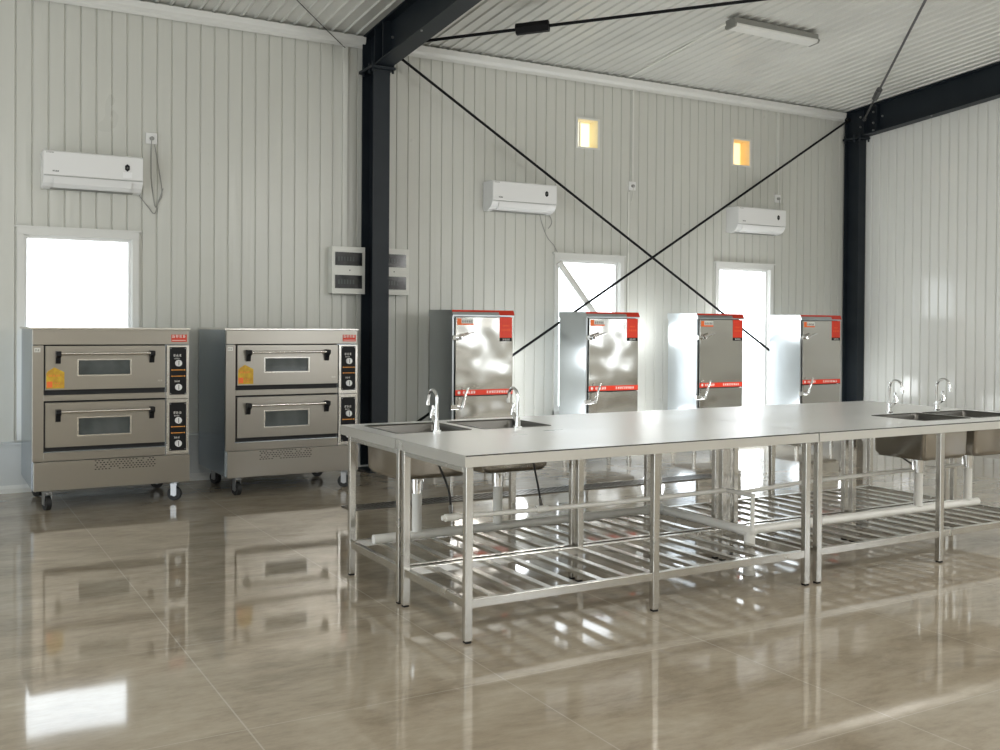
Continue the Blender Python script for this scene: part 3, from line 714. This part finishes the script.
# ceiling lamp and its conduit
lp = empty('batten_light', (6.90, 6.93, ceil_z(6.93) - .05), 'unlit white fluorescent batten light on the ceiling', 'ceiling light')
lp.rotation_euler = (math.atan(-SL), 0, 0)
MB().box(-.53, .53, -.062, .062, -.035, .022).make('housing', 'lampgrey', lp, .003)
MB().prism([(-.062, -.030), (-.066, -.045), (-.052, -.062), (.052, -.062), (.066, -.045), (.062, -.030)], 'x', -.515, .515).make('diffuser', 'tube', lp)
for s in (-1, 1):
    MB().prism([(-.066, -.026), (-.070, -.046), (-.055, -.065), (.055, -.065), (.070, -.046), (.066, -.026)], 'x', s * .515, s * .535).make('end_cap', 'lampgrey', lp)
q = MB(); q.hexa([(6.56, 8.70, ceil_z(8.70) - .02), (6.585, 8.70, ceil_z(8.70) - .02), (6.45, 6.99, ceil_z(6.99) - .02), (6.425, 6.99, ceil_z(6.99) - .02), (6.56, 8.70, ceil_z(8.70) + .005), (6.585, 8.70, ceil_z(8.70) + .005), (6.45, 6.99, ceil_z(6.99) + .005), (6.425, 6.99, ceil_z(6.99) + .005)])
tag(q.make('ceiling_conduit', 'offwhite'), 'pale conduit across the ceiling from the wall to the batten light', 'conduit')

# ------------------------------------------------------------------ ground outside and sky
structure(B(-40, 40, YB + .25, 60, -.2, -.1).make('ground', mat('outside_ground', (.55, .54, .50), .9)))
w = bpy.data.worlds.new('World'); SC.world = w; w.use_nodes = True
bg = w.node_tree.nodes['Background']; bg.inputs[0].default_value = (.88, .95, 1, 1); bg.inputs[1].default_value = 5.0

def area(loc, rot, sx, sy, power, color=(1, 1, 1), portal=False):
    l = bpy.data.lights.new('daylight', 'AREA'); l.shape = 'RECTANGLE'; l.size = sx; l.size_y = sy; l.energy = power; l.color = color  # portals at the openings; the rest are added fill lights
    o = bpy.data.objects.new('daylight', l); COL.objects.link(o); o.location = loc; o.rotation_euler = rot
    if portal: l.cycles.is_portal = True
    return o
for a, b, c, d in WIN: area(((a + b) / 2, YB + .13, (c + d) / 2), (-math.pi / 2, 0, 0), b - a, d - c, 1, portal=True)
for a, b, c, d in FW: area(((a + b) / 2, YF - .14, (c + d) / 2), (math.pi / 2, 0, 0), b - a, d - c, 1, portal=True)

for a, b, c, d in RW: area((XR + .14, (a + b) / 2, (c + d) / 2), (0, math.pi / 2, 0), d - c, b - a, 1, portal=True)
for a, b, c, d in LW: area((XL - .14, (a + b) / 2, (c + d) / 2), (0, -math.pi / 2, 0), d - c, b - a, 1, portal=True)
for x, y, z, e in ((5.10, 8.50, 1.0, 4), (6.75, 8.50, 1.25, 6), (8.0, 8.46, 1.35, 8), (8.0, 8.30, .35, 9), (9.45, 8.35, .6, 6), (5.05, 8.45, .45, 6), (6.7, 8.4, .35, 5)):  # added point fills imitating window glare on the wall behind the cabinets
    l = bpy.data.lights.new('window_spill', 'POINT'); l.energy = e; l.shadow_soft_size = .12; l.color = (.93, .97, 1)
    o = bpy.data.objects.new('window_spill', l); COL.objects.link(o); o.location = (x, y, z)
for x, y, sx, sy, e in ((6.6, 7.35, 4.5, .5, 48), (-2.0, 6.2, 1.6, 2.4, 45)):  # added uplights near the floor that lift ceiling and lower walls
    area((x, y, .03), (math.pi, 0, 0), sx, sy, e, (.97, .985, 1))
l = bpy.data.lights.new('hall_lamp', 'POINT'); l.energy = 70; l.shadow_soft_size = .35; l.color = (1, .99, .97)  # added unseen fill that brightens the right wall
o = bpy.data.objects.new('hall_lamp', l); COL.objects.link(o); o.location = (7.4, 1.8, 2.3)
WARM = (1, .985, .955)
for x, y in ((-.5, 1.2), (3.5, 1.2), (7.5, 1.2), (-.5, -2.4), (3.5, -2.4), (7.5, -2.4)):  # added fill lights under the ceiling, no fittings there
    area((x, y, ceil_z(y) - .45), (0, 0, 0), 1.6, .8, LAMP, WARM)
for x, y in ((0.5, -.8), (6.0, -.8)):  # added round fills out of view that brighten room and ceiling
    l = bpy.data.lights.new('hall_lamp', 'POINT'); l.energy = BALL; l.shadow_soft_size = .35; l.color = WARM
    o = bpy.data.objects.new('hall_lamp', l); COL.objects.link(o); o.location = (x, y, 3.3)
# ------------------------------------------------------------------ camera
cam = bpy.data.cameras.new('camera'); co = bpy.data.objects.new('camera', cam); COL.objects.link(co); SC.camera = co
F_, CX_, CY_ = 1010.6, 500., 335.18; yaw, pit, rol = .522, -.0105, .007
f = Vector((math.sin(yaw) * math.cos(pit), math.cos(yaw) * math.cos(pit), math.sin(pit)))
r0 = Vector((math.cos(yaw), -math.sin(yaw), 0)); u0 = r0.cross(f)
rr = r0 * math.cos(rol) + u0 * math.sin(rol); uu = -r0 * math.sin(rol) + u0 * math.cos(rol)
mw = Matrix((rr, uu, -f)).transposed().to_4x4(); mw.translation = Vector((0, 0, 1.342)); co.matrix_world = mw
cam.sensor_width = 36; cam.sensor_fit = 'HORIZONTAL'; cam.lens = F_ * 36 / 1000
cam.shift_x = 0; cam.shift_y = (CY_ - 375) / 1000; cam.clip_start = .05; cam.clip_end = 200
